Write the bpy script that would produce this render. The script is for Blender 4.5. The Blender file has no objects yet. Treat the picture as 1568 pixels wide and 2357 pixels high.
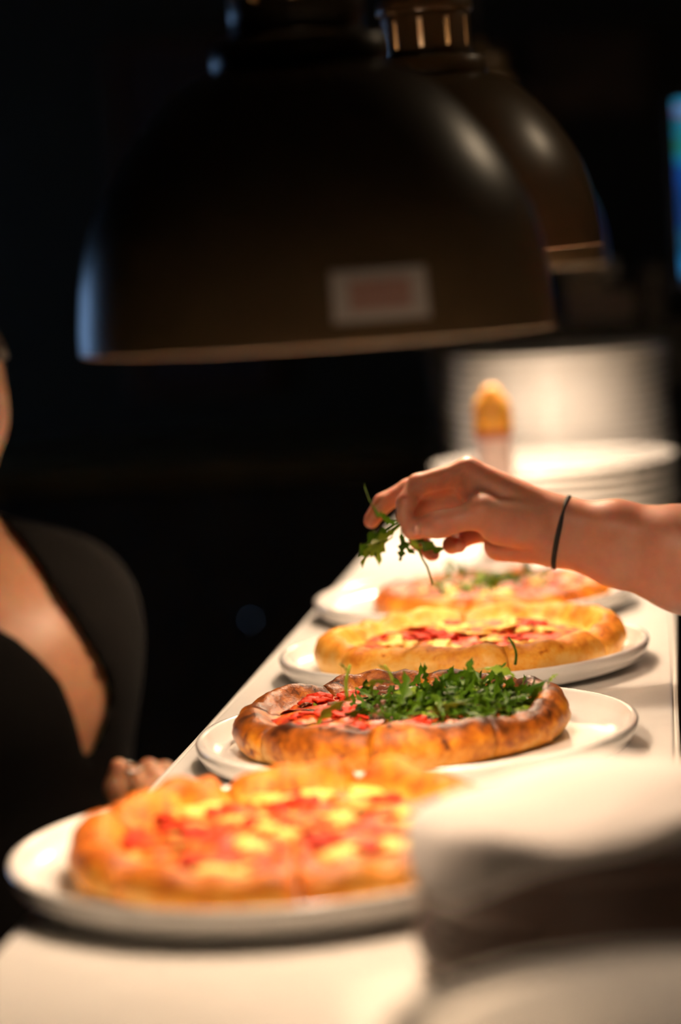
import bpy, bmesh, math, random
import numpy as np
from mathutils import Vector, Matrix, noise

# ------------------------------------------------------------------ camera
sc = bpy.context.scene
col = sc.collection
W, H = 1568, 2357
LENS = 85.0
FPX = LENS / 36 * H
CZ = 1.25                      # height of the pass counter top above the floor
CAM = np.array([0.0, 0.0, CZ + 0.363])

def _ray(x, y):
    v = np.array([(x - W / 2) / FPX, -(y - H / 2) / FPX, 1.0])
    return v / np.linalg.norm(v)
_Y = _ray(1523, 544)
_Z = np.cross(_Y, _ray(523, 544 + 68)); _Z /= np.linalg.norm(_Z)
if _Z[1] < 0: _Z = -_Z
_X = np.cross(_Z, _Y)
if _X[0] < 0: _X = -_X
MW = np.array([_X, _Y, _Z])

def P(x, y, d):                # point seen at a pixel, standing d metres down the counter
    v = MW @ _ray(x, y)
    return CAM + v * (d / v[1])
def G(x, y, z):                # point seen at a pixel, at height z
    v = MW @ _ray(x, y)
    return CAM + v * ((z - CAM[2]) / v[2])
def proj(pts):
    c = (np.asarray(pts) - CAM) @ MW
    return W / 2 + FPX * c[..., 0] / c[..., 2], H / 2 - FPX * c[..., 1] / c[..., 2]

cam_data = bpy.data.cameras.new('camera')
cam = bpy.data.objects.new('camera', cam_data)
col.objects.link(cam)
r_, u_, f_ = MW @ np.array([1, 0, 0]), MW @ np.array([0, 1, 0]), MW @ np.array([0, 0, 1])
cam.matrix_world = Matrix(((r_[0], u_[0], -f_[0], CAM[0]), (r_[1], u_[1], -f_[1], CAM[1]),
                           (r_[2], u_[2], -f_[2], CAM[2]), (0, 0, 0, 1)))
cam_data.sensor_fit = 'VERTICAL'; cam_data.sensor_height = 36; cam_data.lens = LENS
cam_data.clip_start = 0.05
cam_data.dof.use_dof = True
cam_data.dof.focus_distance = 1.87
cam_data.dof.aperture_fstop = 2.4
sc.camera = cam

# ------------------------------------------------------------------ world, exposure
world = bpy.data.worlds.new('world'); sc.world = world; world.use_nodes = True
bg = world.node_tree.nodes['Background']
bg.inputs[0].default_value = (0.30, 0.50, 0.85, 1); bg.inputs[1].default_value = 3.0   # blue dusk outside
sc.view_settings.view_transform = 'Standard'; sc.view_settings.look = 'None'
sc.view_settings.exposure = 0.0; sc.view_settings.gamma = 1.0
sc.view_settings.use_curve_mapping = False
sc.cycles.use_denoising = True
sc.cycles.max_bounces = 8; sc.cycles.diffuse_bounces = 4; sc.cycles.glossy_bounces = 3
sc.cycles.use_adaptive_sampling = True; sc.cycles.adaptive_threshold = 0.025
sc.cycles.sample_clamp_indirect = 6.0
sc.cycles.caustics_reflective = False; sc.cycles.caustics_refractive = False

LAMP_POWER = 6.9
LAMP_COLOR = (1.0, 0.755, 0.545)

# ------------------------------------------------------------------ helpers
def tag(o, label=None, cat=None, group=None, kind=None):
    if label: o['label'] = label
    if cat: o['category'] = cat
    if group: o['group'] = group
    if kind: o['kind'] = kind
    return o
def empty(name, loc, label=None, cat=None, group=None, rot=(0, 0, 0)):
    o = bpy.data.objects.new(name, None); col.objects.link(o)
    o.empty_display_size = 0.02
    o.location = loc; o.rotation_euler = rot
    return tag(o, label, cat, group)
def mesh_obj(name, me, parent=None, loc=None, rot=None):
    o = bpy.data.objects.new(name, me); col.objects.link(o)
    if parent is not None: o.parent = parent
    if loc is not None: o.location = loc
    if rot is not None: o.rotation_euler = rot
    return o
def mk(name, verts, faces, mat=None, smooth=True):
    me = bpy.data.meshes.new(name)
    me.from_pydata([tuple(v) for v in verts], [], [tuple(f) for f in faces])
    me.update()
    if smooth: me.shade_smooth()
    if mat: me.materials.append(mat)
    return me
def lathe(name, prof, n, mat, sharp=None):
    vs, fs = [], []
    m = len(prof)
    for i in range(n):
        a = 2 * math.pi * i / n
        for r, z in prof: vs.append((r * math.cos(a), r * math.sin(a), z))
    for i in range(n):
        j = (i + 1) % n
        for k in range(m - 1):
            fs.append((i * m + k, j * m + k, j * m + k + 1, i * m + k + 1))
    me = mk(name, vs, fs, mat)
    bm = bmesh.new(); bm.from_mesh(me)
    bmesh.ops.remove_doubles(bm, verts=bm.verts, dist=1e-6)
    bmesh.ops.recalc_face_normals(bm, faces=bm.faces)
    bm.to_mesh(me); bm.free()
    return me
def box(name, lo, hi, mat, bevel=0.0, seg=2):
    bm = bmesh.new()
    bmesh.ops.create_cube(bm, size=1)
    for v in bm.verts:
        for k in range(3): v.co[k] = lo[k] + (v.co[k] + .5) * (hi[k] - lo[k])
    if bevel > 0: bmesh.ops.bevel(bm, geom=bm.edges[:], offset=bevel, segments=seg, affect='EDGES', profile=.5)
    me = bpy.data.meshes.new(name); bm.to_mesh(me); bm.free()
    me.materials.append(mat)
    return me
def tube_data(pts, rads, n=10, cap=True):
    pts = [Vector(p) for p in pts]
    vs, fs = [], []
    up = Vector((0, 0, 1))
    t0 = (pts[1] - pts[0]).normalized()
    if abs(t0.dot(up)) > .95: up = Vector((1, 0, 0))
    nrm = (up - t0 * up.dot(t0)).normalized()
    for i, p in enumerate(pts):
        t = (pts[min(i + 1, len(pts) - 1)] - pts[max(i - 1, 0)]).normalized()
        nrm = (nrm - t * nrm.dot(t)).normalized(); b = t.cross(nrm)
        r = rads[i] if hasattr(rads, '__len__') else rads
        for k in range(n):
            a = 2 * math.pi * k / n
            vs.append(p + (nrm * math.cos(a) + b * math.sin(a)) * r)
    for i in range(len(pts) - 1):
        for k in range(n):
            fs.append((i * n + k, i * n + (k + 1) % n, (i + 1) * n + (k + 1) % n, (i + 1) * n + k))
    if cap:
        fs.append(tuple(range(n - 1, -1, -1))); fs.append(tuple((len(pts) - 1) * n + k for k in range(n)))
    return vs, fs
def tube(name, pts, rads, mat, n=10):
    vs, fs = tube_data(pts, rads, n)
    return mk(name, vs, fs, mat)

# ------------------------------------------------------------------ materials
def mat(name, base=(.5, .5, .5), rough=.5, metal=0.0, spec=.5, coat=0.0, sss=0.0, sss_r=(1, .3, .12), sss_scale=.01):
    m = bpy.data.materials.new(name); m.use_nodes = True
    b = m.node_tree.nodes['Principled BSDF']
    b.inputs['Base Color'].default_value = (*base, 1); b.inputs['Roughness'].default_value = rough
    b.inputs['Metallic'].default_value = metal; b.inputs['Specular IOR Level'].default_value = spec
    b.inputs['Coat Weight'].default_value = coat; b.inputs['Coat Roughness'].default_value = .12
    if sss > 0:
        b.inputs['Subsurface Weight'].default_value = sss
        b.inputs['Subsurface Radius'].default_value = sss_r
        b.inputs['Subsurface Scale'].default_value = sss_scale
    return m
def nd(m, typ, **kw):
    n = m.node_tree.nodes.new(typ)
    for k, v in kw.items(): setattr(n, k, v)
    return n
def ln(m, a, b): m.node_tree.links.new(a, b)
def bsdf(m): return m.node_tree.nodes['Principled BSDF']
def noise_tex(m, scale, detail=4, rough=.55, coords='Object', dist=0.0):
    tc = nd(m, 'ShaderNodeTexCoord'); n = nd(m, 'ShaderNodeTexNoise')
    n.inputs['Scale'].default_value = scale; n.inputs['Detail'].default_value = detail
    n.inputs['Roughness'].default_value = rough; n.inputs['Distortion'].default_value = dist
    ln(m, tc.outputs[coords], n.inputs['Vector'])
    return n.outputs['Fac']
def ramp(m, fac, stops):
    r = nd(m, 'ShaderNodeValToRGB')
    el = r.color_ramp.elements
    while len(el) < len(stops): el.new(.5)
    for e, (p, c) in zip(el, stops): e.position = p; e.color = (*c, 1)
    ln(m, fac, r.inputs['Fac'])
    return r.outputs['Color']
def bump(m, fac, strength=.3, dist=.002):
    b = nd(m, 'ShaderNodeBump'); b.inputs['Strength'].default_value = strength; b.inputs['Distance'].default_value = dist
    ln(m, fac, b.inputs['Height']); ln(m, b.outputs['Normal'], bsdf(m).inputs['Normal'])
def mathn(m, op, a, b):
    n = nd(m, 'ShaderNodeMath', operation=op)
    for i, v in enumerate((a, b)):
        if isinstance(v, (int, float)): n.inputs[i].default_value = v
        else: ln(m, v, n.inputs[i])
    return n.outputs[0]
def noisy(name, stops, scale, rough=.5, bump_s=0.0, bump_d=.002, detail=4, coords='Object', **kw):
    m = mat(name, stops[0][1], rough, **kw)
    f = noise_tex(m, scale, detail, coords=coords)
    ln(m, ramp(m, f, stops), bsdf(m).inputs['Base Color'])
    if bump_s: bump(m, f, bump_s, bump_d)
    return m

M = {}
M['counter'] = noisy('counter_laminate', [(.35, (.80, .78, .75)), (.65, (.86, .84, .81))], 18, .34, coat=.25)
M['counter_edge'] = mat('counter_edge_band', (.72, .71, .68), .3)
M['plate'] = noisy('white_glaze', [(.3, (.80, .79, .77)), (.7, (.86, .85, .83))], 30, .16, coat=.5)
M['brown_plate'] = noisy('brown_glaze', [(.3, (.060, .032, .022)), (.7, (.095, .052, .037))], 26, .35)
M['cloth'] = noisy('napkin_cloth', [(.3, (.72, .67, .65)), (.7, (.80, .76, .74))], 300, .9, .25, .0006)
M['dark_cabinet'] = noisy('dark_wood', [(.3, (.018, .014, .010)), (.7, (.03, .022, .015))], 9, .5)
M['black_metal'] = mat('black_metal', (.012, .011, .010), .35)
M['chrome'] = mat('polished_metal', (.75, .74, .72), .12, 1.0)
M['floor'] = noisy('floor_tile', [(.3, (.03, .026, .022)), (.7, (.05, .044, .038))], 6, .45)
M['wall'] = noisy('dark_wall_paint', [(.3, (.030, .024, .012)), (.7, (.040, .031, .016))], 3, .75)
M['ceiling'] = mat('ceiling_paint', (.03, .027, .022), .9)
M['lamp'] = noisy('lamp_enamel', [(.3, (.155, .100, .048)), (.7, (.175, .115, .056))], 14, .33, .02, .0005, coat=.15)
bsdf(M['lamp']).inputs['Coat Roughness'].default_value = .3
M['lamp_in'] = mat('lamp_inner_enamel', (.82, .78, .70), .45)
M['lamp_rim'] = mat('lamp_rim_painted_shine', (.80, .66, .50), .35, 0)  # pale colour stands in for the bright line of light along the rim
M['paper'] = mat('paper', (.88, .80, .76), .8)

def emit(name, colr, strength):
    m = bpy.data.materials.new(name); m.use_nodes = True
    b = bsdf(m); b.inputs['Base Color'].default_value = (*colr, 1)
    b.inputs['Emission Color'].default_value = (*colr, 1); b.inputs['Emission Strength'].default_value = strength
    return m
M['bulb'] = emit('bulb_glass', LAMP_COLOR, 30)
M['globe'] = emit('opal_globe', (1.0, .76, .5), 16)

def skin_mat(name, a, b):
    m = mat(name, a, .42, sss=.7, sss_r=(1.0, .16, .06), sss_scale=.012, spec=.4)
    f = noise_tex(m, 55, 5)
    ln(m, ramp(m, f, [(.3, a), (.7, b)]), bsdf(m).inputs['Base Color'])
    f2 = noise_tex(m, 420, 3)
    bump(m, f2, .14, .0006)
    return m
M['skin'] = skin_mat('skin', (.49, .215, .145), (.57, .265, .185))
M['skin_b'] = skin_mat('skin_tan', (.44, .21, .115), (.51, .25, .145))
M['nail'] = mat('nail', (.60, .29, .22), .28, sss=.4, sss_scale=.004)
M['black_cloth'] = noisy('black_cotton', [(.3, (.004, .0036, .0034)), (.7, (.007, .006, .0055))], 180, .95, .2, .0006, spec=.06)
M['hair'] = noisy('dark_hair', [(.3, (.02, .010, .005)), (.7, (.05, .025, .012))], 120, .45, .5, .002)
M['hair_tie'] = noisy('elastic', [(.3, (.008, .007, .007)), (.7, (.015, .013, .012))], 500, .8, .4, .0005)
M['eye'] = mat('eye_white', (.8, .78, .75), .15)
M['iris'] = mat('iris', (.05, .025, .01), .1)

def crust_mat(name, stops, gloss):
    m = mat(name, stops[1][1], gloss, spec=.28)
    at = nd(m, 'ShaderNodeAttribute', attribute_name='bake')
    big = noise_tex(m, 38, 5, .6); fine = noise_tex(m, 210, 5, .65); spots = noise_tex(m, 85, 2, .5, dist=.6)
    v = mathn(m, 'ADD', at.outputs['Fac'], mathn(m, 'MULTIPLY', mathn(m, 'SUBTRACT', big, .5), 1.7))
    v = mathn(m, 'ADD', v, mathn(m, 'MULTIPLY', mathn(m, 'SUBTRACT', fine, .5), .7))
    sp = mathn(m, 'MAXIMUM', mathn(m, 'MULTIPLY', mathn(m, 'SUBTRACT', spots, .63), 4.0), 0.0)
    v = mathn(m, 'ADD', v, sp)
    ln(m, ramp(m, v, stops), bsdf(m).inputs['Base Color'])
    bump(m, mathn(m, 'ADD', mathn(m, 'MULTIPLY', big, 1.5), fine), .55, .0016)
    return m
M['crust_gold'] = crust_mat('golden_crust', [(.0, (.74, .42, .11)), (.30, (.70, .27, .018)), (.64, (.50, .125, .008)), (1.0, (.16, .036, .005))], .5)
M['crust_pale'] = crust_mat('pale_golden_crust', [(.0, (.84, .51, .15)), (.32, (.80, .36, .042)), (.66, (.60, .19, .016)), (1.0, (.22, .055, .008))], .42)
M['crust_brown'] = crust_mat('browned_crust', [(.0, (.54, .29, .07)), (.24, (.50, .185, .010)), (.54, (.27, .070, .005)), (.90, (.036, .008, .002))], .42)
def sauce_mat(name, stops, scale):
    m = mat(name, stops[0][1], .45, spec=.35, sss=.1, sss_scale=.003)
    f = noise_tex(m, scale, 4, .55, dist=.8); g = noise_tex(m, 240, 3)
    ln(m, ramp(m, f, stops), bsdf(m).inputs['Base Color'])
    bump(m, mathn(m, 'ADD', f, mathn(m, 'MULTIPLY', g, .4)), .5, .002)
    return m
M['sauce'] = sauce_mat('tomato_sauce', [(.36, (.50, .022, .006)), (.53, (.64, .055, .010)), (.62, (.76, .22, .022)), (.74, (.86, .46, .055))], 62)
M['sauce_dark'] = sauce_mat('roast_tomato_sauce', [(.32, (.30, .016, .005)), (.5, (.48, .05, .010)), (.64, (.60, .16, .02)), (.78, (.68, .30, .05))], 70)
M['cheese'] = noisy('melted_cheese', [(.35, (.86, .50, .055)), (.65, (.90, .68, .20))], 90, .4, .25, .001, sss=.2, sss_scale=.004)
M['tomato'] = noisy('tomato_flesh', [(.35, (.42, .012, .004)), (.65, (.60, .045, .008))], 110, .5, .3, .001, spec=.2)
M['ham'] = noisy('cured_ham', [(.35, (.46, .09, .05)), (.65, (.66, .28, .18))], 70, .45, .25, .001, spec=.3, sss=.2, sss_scale=.004)
M['meat'] = noisy('browned_sausage', [(.35, (.09, .028, .014)), (.65, (.22, .07, .03))], 120, .4, .5, .001)
def leaf_mat(name, a, b):
    m = mat(name, a, .42, spec=.25)
    f = noise_tex(m, 160, 3)
    c = ramp(m, f, [(.3, a), (.7, b)])
    ln(m, c, bsdf(m).inputs['Base Color'])
    tr = nd(m, 'ShaderNodeBsdfTranslucent'); ln(m, c, tr.inputs['Color'])
    mx = nd(m, 'ShaderNodeMixShader'); mx.inputs[0].default_value = .25
    ln(m, bsdf(m).outputs[0], mx.inputs[1]); ln(m, tr.outputs[0], mx.inputs[2])
    ln(m, mx.outputs[0], m.node_tree.nodes['Material Output'].inputs['Surface'])
    return m
M['leaf'] = leaf_mat('arugula_green', (.026, .074, .002), (.068, .150, .005))
M['leaf_light'] = leaf_mat('arugula_light', (.13, .22, .012), (.21, .31, .03))
M['leaf_dark'] = leaf_mat('arugula_dark', (.014, .046, .002), (.036, .094, .004))
M['bottle_cap'] = mat('amber_cap', (.85, .40, .06), .35, sss=.2, sss_scale=.006)
M['bottle_body'] = mat('pale_bottle', (.78, .60, .55), .3)
M['bottle_ring'] = mat('red_ring', (.38, .09, .04), .4)

# ------------------------------------------------------------------ heat lamps (built early: they are the light)
LR = 0.145
DOME = [(0, 1.0), (.10, .997), (.26, .98), (.40, .952), (.51, .918), (.65, .852), (.787, .765), (.91, .665), (1.02, .56), (1.08, .47), (1.115, .37)]
def heat_lamp(label, center, rim_z, tilt, power=LAMP_POWER, nz=0.0):
    root = empty('heat_lamp', (center[0], center[1], rim_z), label, 'lamp', 'heat lamps above the pass', tilt)
    R = LR
    outer = [(r * R, z * R) for z, r in DOME]
    prof = outer + [(.335 * R, 1.118 * R)]
    inner = [((r - .018) * R, z * R) for z, r in DOME[::-1]]
    sh = mesh_obj('shade', lathe('shade', outer + [(.35 * R, 1.12 * R), (.27 * R, 1.12 * R)], 128, M['lamp']), root)
    mesh_obj('shade_lining', lathe('shade_lining', [(.27 * R, 1.105 * R)] + inner, 128, M['lamp_in']), sh)
    # rolled lip around the mouth of the shade
    lip = [(R * .989 + .0016 * math.cos(a), .0016 * math.sin(a)) for a in [i * 2 * math.pi / 10 for i in range(11)]]
    mesh_obj('rim', lathe('rim', lip, 128, M['lamp_rim']), sh)
    collar = [(.36 * R, 1.115 * R), (.368 * R, 1.13 * R), (.368 * R, 1.215 * R), (.350 * R, 1.238 * R), (.285 * R, 1.245 * R), (.265 * R, 1.245 * R)]
    mesh_obj('collar', lathe('collar', collar, 96, M['lamp']), root)
    # neck: a tube with real slots cut through it
    n, rows = 120, [1.24] + [z + nz for z in (1.285, 1.30, 1.312, 1.46, 1.472, 1.487, 1.53)]
    vs, fs = [], []
    for i in range(n):
        a = 2 * math.pi * i / n + .06
        for z in rows: vs.append((.278 * R * math.cos(a), .278 * R * math.sin(a), z * R))
    m = len(rows)
    for i in range(n):
        j = (i + 1) % n
        ph = i % 12
        for k in range(m - 1):
            hole = (k == 3 and ph in (0, 1)) or (k in (2, 4) and ph in (0, 1)) 
            if not hole: fs.append((i * m + k, j * m + k, j * m + k + 1, i * m + k + 1))
    nk = mesh_obj('neck', mk('neck', vs, fs, M['lamp']), root)
    s = nk.modifiers.new('wall', 'SOLIDIFY'); s.thickness = .0016; s.offset = -1
    mesh_obj('neck_lining', lathe('neck_lining', [(.10 * R, 1.2 * R), (.10 * R, 1.6 * R)], 48, M['lamp_in']), nk)
    ring = [(.27 * R, 1.515 * R), (.300 * R, 1.52 * R), (.304 * R, 1.535 * R), (.298 * R, 1.60 * R), (.285 * R, 1.625 * R), (.235 * R, 1.635 * R),
            (.232 * R, 1.78 * R), (.20 * R, 1.82 * R), (.08 * R, 1.86 * R), (.05 * R, 1.95 * R), (.0001, 1.96 * R)]
    mesh_obj('cap', lathe('cap', [(r, z + nz * R) for r, z in ring], 96, M['lamp']), root)
    top_l = (2.85 - rim_z)
    mesh_obj('cord', tube('cord', [(0, 0, 1.93 * R), (0, 0, .7), (0, 0, top_l)], .0045, M['black_metal'], 8), root)
    mesh_obj('ceiling_rose', lathe('ceiling_rose', [(.0001, top_l - .03), (.045, top_l - .028), (.05, top_l - .02), (.05, top_l + .002)], 32, M['black_metal']), root)
    b = mesh_obj('bulb', lathe('bulb', [(.0001, .106), (.018, .108), (.027, .115), (.030, .125), (.027, .136), (.018, .147), (.013, .155), (.0125, .17)], 32, M['bulb']), root)
    mesh_obj('socket', lathe('socket', [(.0135, .150), (.0138, .152), (.0138, .225), (.0135, .227)], 24, M['black_metal']), b)
    ld = bpy.data.lights.new('heat_bulb_light', 'POINT'); ld.energy = power; ld.color = LAMP_COLOR; ld.shadow_soft_size = .026
    lo = bpy.data.objects.new('bulb_light', ld); col.objects.link(lo); lo.parent = root; lo.location = (0, 0, .0)
    lo.location.z = .078
    return root

L1 = P(733, 778, 1.46); L2 = P(1024, 590, 2.23); L3 = P(1131, 622, 3.0)
lamp_a = heat_lamp('large dark heat lamp with a white label sticker on its shade', L1, L1[2], (0, 0, .3), LAMP_POWER, .09)
lamp_b = heat_lamp('dark heat lamp with bright neck slots above the tomato pizza under the hand', L2, L2[2], (0, math.radians(-1.3), .17), 8.2)
lamp_c = heat_lamp('dark heat lamp hanging over the stacks of white plates', L3, L3[2], (0, 0, .5), 19.0)
# sticker on the first lamp, bent to the shade
def sticker():
    R = LR
    def patch(a0, a1, z0, z1, off, m, name):
        vs, fs = [], []
        na, nz = 14, 6
        for i in range(na + 1):
            for k in range(nz + 1):
                z = z0 + (z1 - z0) * k / nz
                r = np.interp(z, [d[0] for d in DOME], [d[1] for d in DOME]) * R + off
                a = a0 + (a1 - a0) * i / na
                vs.append((r * math.cos(a), r * math.sin(a), z * R))
        for i in range(na):
            for k in range(nz):
                fs.append((i * (nz + 1) + k, (i + 1) * (nz + 1) + k, (i + 1) * (nz + 1) + k + 1, i * (nz + 1) + k + 1))
        return mk(name, vs, fs, m)
    base = -math.pi / 2 - .3 + .137
    def ang(px): return base + math.asin((px - 733) / 552) + .0
    st = mesh_obj('sticker', patch(ang(770), ang(975), .082, .278, .0006, M['paper'], 'sticker'), lamp_a)
    pm = mat('sticker_print', (.72, .42, .36), .8)
    mesh_obj('printed_panel', patch(ang(808), ang(938), .125, .235, .0010, pm, 'printed_panel'), st)
    tag(st, 'white paper sticker with a pink printed panel')
sticker()

# ------------------------------------------------------------------ the room
RX0, RX1, RY0, RY1, RZ = -3.4, 2.6, -2.6, 6.6, 2.85
def struct(name, me): 
    o = mesh_obj(name, me); o['kind'] = 'structure'; return o
struct('floor', box('floor', (RX0, RY0, -.1), (RX1, RY1, 0), M['floor']))
struct('ceiling', box('ceiling', (RX0, RY0, RZ), (RX1, RY1, RZ + .1), M['ceiling']))
struct('wall_back', box('wall_back', (RX0 - .1, RY1, 0), (RX1 + .1, RY1 + .1, RZ), M['wall']))
struct('wall_front', box('wall_front', (RX0 - .1, RY0 - .1, 0), (RX1 + .1, RY0, RZ), M['wall']))
struct('wall_right', box('wall_right', (RX1, RY0, 0), (RX1 + .1, RY1, RZ), M['wall']))
# left wall with a window onto the dusk
WY0, WY1, WZ0, WZ1 = 4.0, 6.1, 1.25, 2.05
wl = struct('wall_left', box('wall_left', (RX0 - .1, RY0, 0), (RX0, WY0, RZ), M['wall']))
for lo, hi in (((RX0 - .1, WY1, 0), (RX0, RY1, RZ)), ((RX0 - .1, WY0, 0), (RX0, WY1, WZ0)), ((RX0 - .1, WY0, WZ1), (RX0, WY1, RZ))):
    mesh_obj('wall_panel', box('wall_panel', lo, hi, M['wall']), wl)
win = bpy.data.objects.new('window_1_offscreen', None); col.objects.link(win); win['kind'] = 'structure'; win.location = (RX0, (WY0 + WY1) / 2, WZ0)
def wbox(name, y0, y1, z0, z1, m, x0=-.09, x1=-.02):
    mesh_obj(name, box(name, (x0, y0 - (WY0 + WY1) / 2, z0 - WZ0), (x1, y1 - (WY0 + WY1) / 2, z1 - WZ0), m), win)
for y0, y1, z0, z1 in ((WY0, WY1, WZ0, WZ0 + .05), (WY0, WY1, WZ1 - .05, WZ1), (WY0, WY0 + .05, WZ0 + .05, WZ1 - .05), (WY1 - .05, WY1, WZ0 + .05, WZ1 - .05),
                       ((WY0 + WY1) / 2 - .02, (WY0 + WY1) / 2 + .02, WZ0 + .05, WZ1 - .05)):
    wbox('window_frame', y0, y1, z0, z1, M['dark_cabinet'])
glass = bpy.data.materials.new('window_glass'); glass.use_nodes = True
gb = bsdf(glass); gb.inputs['Base Color'].default_value = (.9, .95, 1, 1); gb.inputs['Roughness'].default_value = 0; gb.inputs['Transmission Weight'].default_value = 1; gb.inputs['IOR'].default_value = 1.02
for y0, y1 in ((WY0 + .05, (WY0 + WY1) / 2 - .02), ((WY0 + WY1) / 2 + .02, WY1 - .05)):
    wbox('pane', y0, y1, WZ0 + .05, WZ1 - .05, glass, -.058, -.052)
for nm, lo, hi in (('baseboard_back', (RX0, RY1 - .015, 0), (RX1, RY1, .1)), ('baseboard_left', (RX0, RY0, 0), (RX0 + .015, RY1, .1)), ('baseboard_right', (RX1 - .015, RY0, 0), (RX1, RY1, .1))):
    struct(nm, box(nm, lo, hi, M['dark_cabinet'], .004))

# ------------------------------------------------------------------ the pass counter
CX0, CX1 = -.381, -.006
root = empty('pass_worktop', (0, 0, CZ), 'long white glossy worktop of the pass holding the pizzas', 'worktop')
mesh_obj('slab', box('slab', (CX0 + .004, .35, -.036), (CX1 - .004, 4.05, 0), M['counter'], .0025, 3), root)
for x0, x1 in ((CX0, CX0 + .004), (CX1 - .004, CX1)):
    mesh_obj('edge_band', box('edge_band', (x0, .35, -.037), (x1, 4.05, -.0012), M['counter_edge'], .0012), root)
base = empty('counter_cabinet', (0, 0, 0), 'dark panelled cabinet under the white pass worktop', 'cabinet')
mesh_obj('body', box('body', (CX0 + .06, .40, .08), (CX1 - .05, 4.0, CZ - .0375), M['dark_cabinet'], .003), base)
mesh_obj('plinth', box('plinth', (CX0 + .09, .43, 0), (CX1 - .08, 3.97, .08), M['black_metal']), base)
for i in range(6):
    y = .42 + i * .595
    d = mesh_obj('side_panel', box('side_panel', (CX0 + .048, y, .12), (CX0 + .061, y + .57, CZ - .09), M['dark_cabinet'], .003), base)
root = empty('side_worktop', (0, 0, CZ), 'white side worktop joining the pass beside the brown plates', 'worktop')
mesh_obj('slab', box('slab', (CX1 + .001, .35, -.036), (.62, 1.40, 0), M['counter'], .0025, 3), root)
mesh_obj('cabinet_body', box('cabinet_body', (CX1 + .02, .40, -CZ), (.60, 1.36, -.036), M['dark_cabinet'], .003), root)

# ------------------------------------------------------------------ plates
def plate_mesh(name, R, m, floor=.007, rim=.022):
    prof = [(.0001, floor), (.80 * R, floor), (.875 * R, floor + .0006), (.925 * R, floor + .003), (.950 * R, floor + (rim - floor) * .55), (.962 * R, rim - .002),
            (.970 * R, rim - .0004), (.982 * R, rim), (.994 * R, rim - .0006), (R, rim - .0026), (.994 * R, rim * .62), (.975 * R, rim * .36), (.93 * R, .0042), (.80 * R, .0022),
            (.745 * R, .0012), (.735 * R, 0), (.70 * R, 0), (.69 * R, .002), (.0001, .0025)]
    return lathe(name, prof, 128, m)
PR = .1615
pm_big = plate_mesh('plate', PR, M['plate'])
def plate(loc, label, me=pm_big, cat='plate', group=None, rz=0):
    o = mesh_obj('plate', me, None, loc, (0, 0, rz)); return tag(o, label, cat, group)
PL = [(-.246, 1.398), (-.196, 1.728), (-.190, 2.080), (-.207, 2.415)]
plate((*PL[0], CZ), 'round white plate holding the blurred tomato pizza near the brown plates', group='white plates under pizzas')
plate((*PL[1], CZ), 'round white plate under the browned pizza heaped with arugula', group='white plates under pizzas')
plate((*PL[2], CZ), 'round white plate under the puffy golden tomato pizza', group='white plates under pizzas')
plate((*PL[3], CZ), 'round white plate under the ham pizza behind the reaching hand', group='white plates under pizzas')

# stacks of white plates at the far end
def stack_plate(R):
    prof = [(.0001, .0125), (.86 * R, .0125), (.93 * R, .0135), (.970 * R, .0160), (.985 * R, .0166), (.996 * R, .0160), (R, .0145), (.997 * R, .0122), (.985 * R, .0108),
            (.945 * R, .0088), (.86 * R, .0050), (.76 * R, .0022), (.735 * R, 0), (.70 * R, 0), (.69 * R, .002), (.0001, .0025)]
    return lathe('stacked_plate', prof, 128, M['plate'])
pm_stack = stack_plate(.163)
PITCH = .0128
ORD = ['bottom', 'second', 'third', 'fourth', 'fifth', 'sixth', 'seventh', 'eighth', 'ninth', 'tenth', 'eleventh', 'twelfth', 'thirteenth', 'fourteenth', 'fifteenth', 'sixteenth', 'seventeenth']
rs = random.Random(5)
def stack(c, n, me, pitch, what, group, name='plate'):
    for i in range(n):
        pos = ORD[i] + ('' if i == 0 else ' from the bottom')
        if i == n - 1: pos = 'topmost'
        o = mesh_obj(name, me, None, (c[0] + rs.uniform(-.0018, .0018), c[1] + rs.uniform(-.0018, .0018), CZ + i * pitch), (0, 0, rs.uniform(0, 6)))
        tag(o, what % pos, 'plate', group)
SL = (-.158, 3.215); SU = (-.162, 3.56)
stack(SL, 6, pm_stack, PITCH, 'white plate in the low bright stack by the bottle, %s', 'low stack of white plates')
stack(SU, 16, pm_stack, PITCH, 'white plate in the tall stack at the far end, %s', 'tall stack of white plates')
# stack of brown plates, close by
pm_brown = plate_mesh('brown_plate', .092, M['brown_plate'], .0105, .0185)
SB = (P(962, 2090, 1.215)[0] + .092, 1.215)
stack(SB, 6, pm_brown, .0107, 'brown stoneware plate in the stack under the napkin, %s', 'stack of brown plates', 'brown_plate')
pm_small = plate_mesh('small_plate', .112, M['plate'], .0115, .018)
SF = (P(880, 2395, .940)[0] + .112, .940)
for i, w in enumerate(('bottom', 'second from the bottom', 'third from the bottom', 'topmost')):
    plate((SF[0], SF[1], CZ + i * .0118), 'small white plate in the short stack before the brown plates, %s' % w, pm_small, group='short stack of small white plates')

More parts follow.
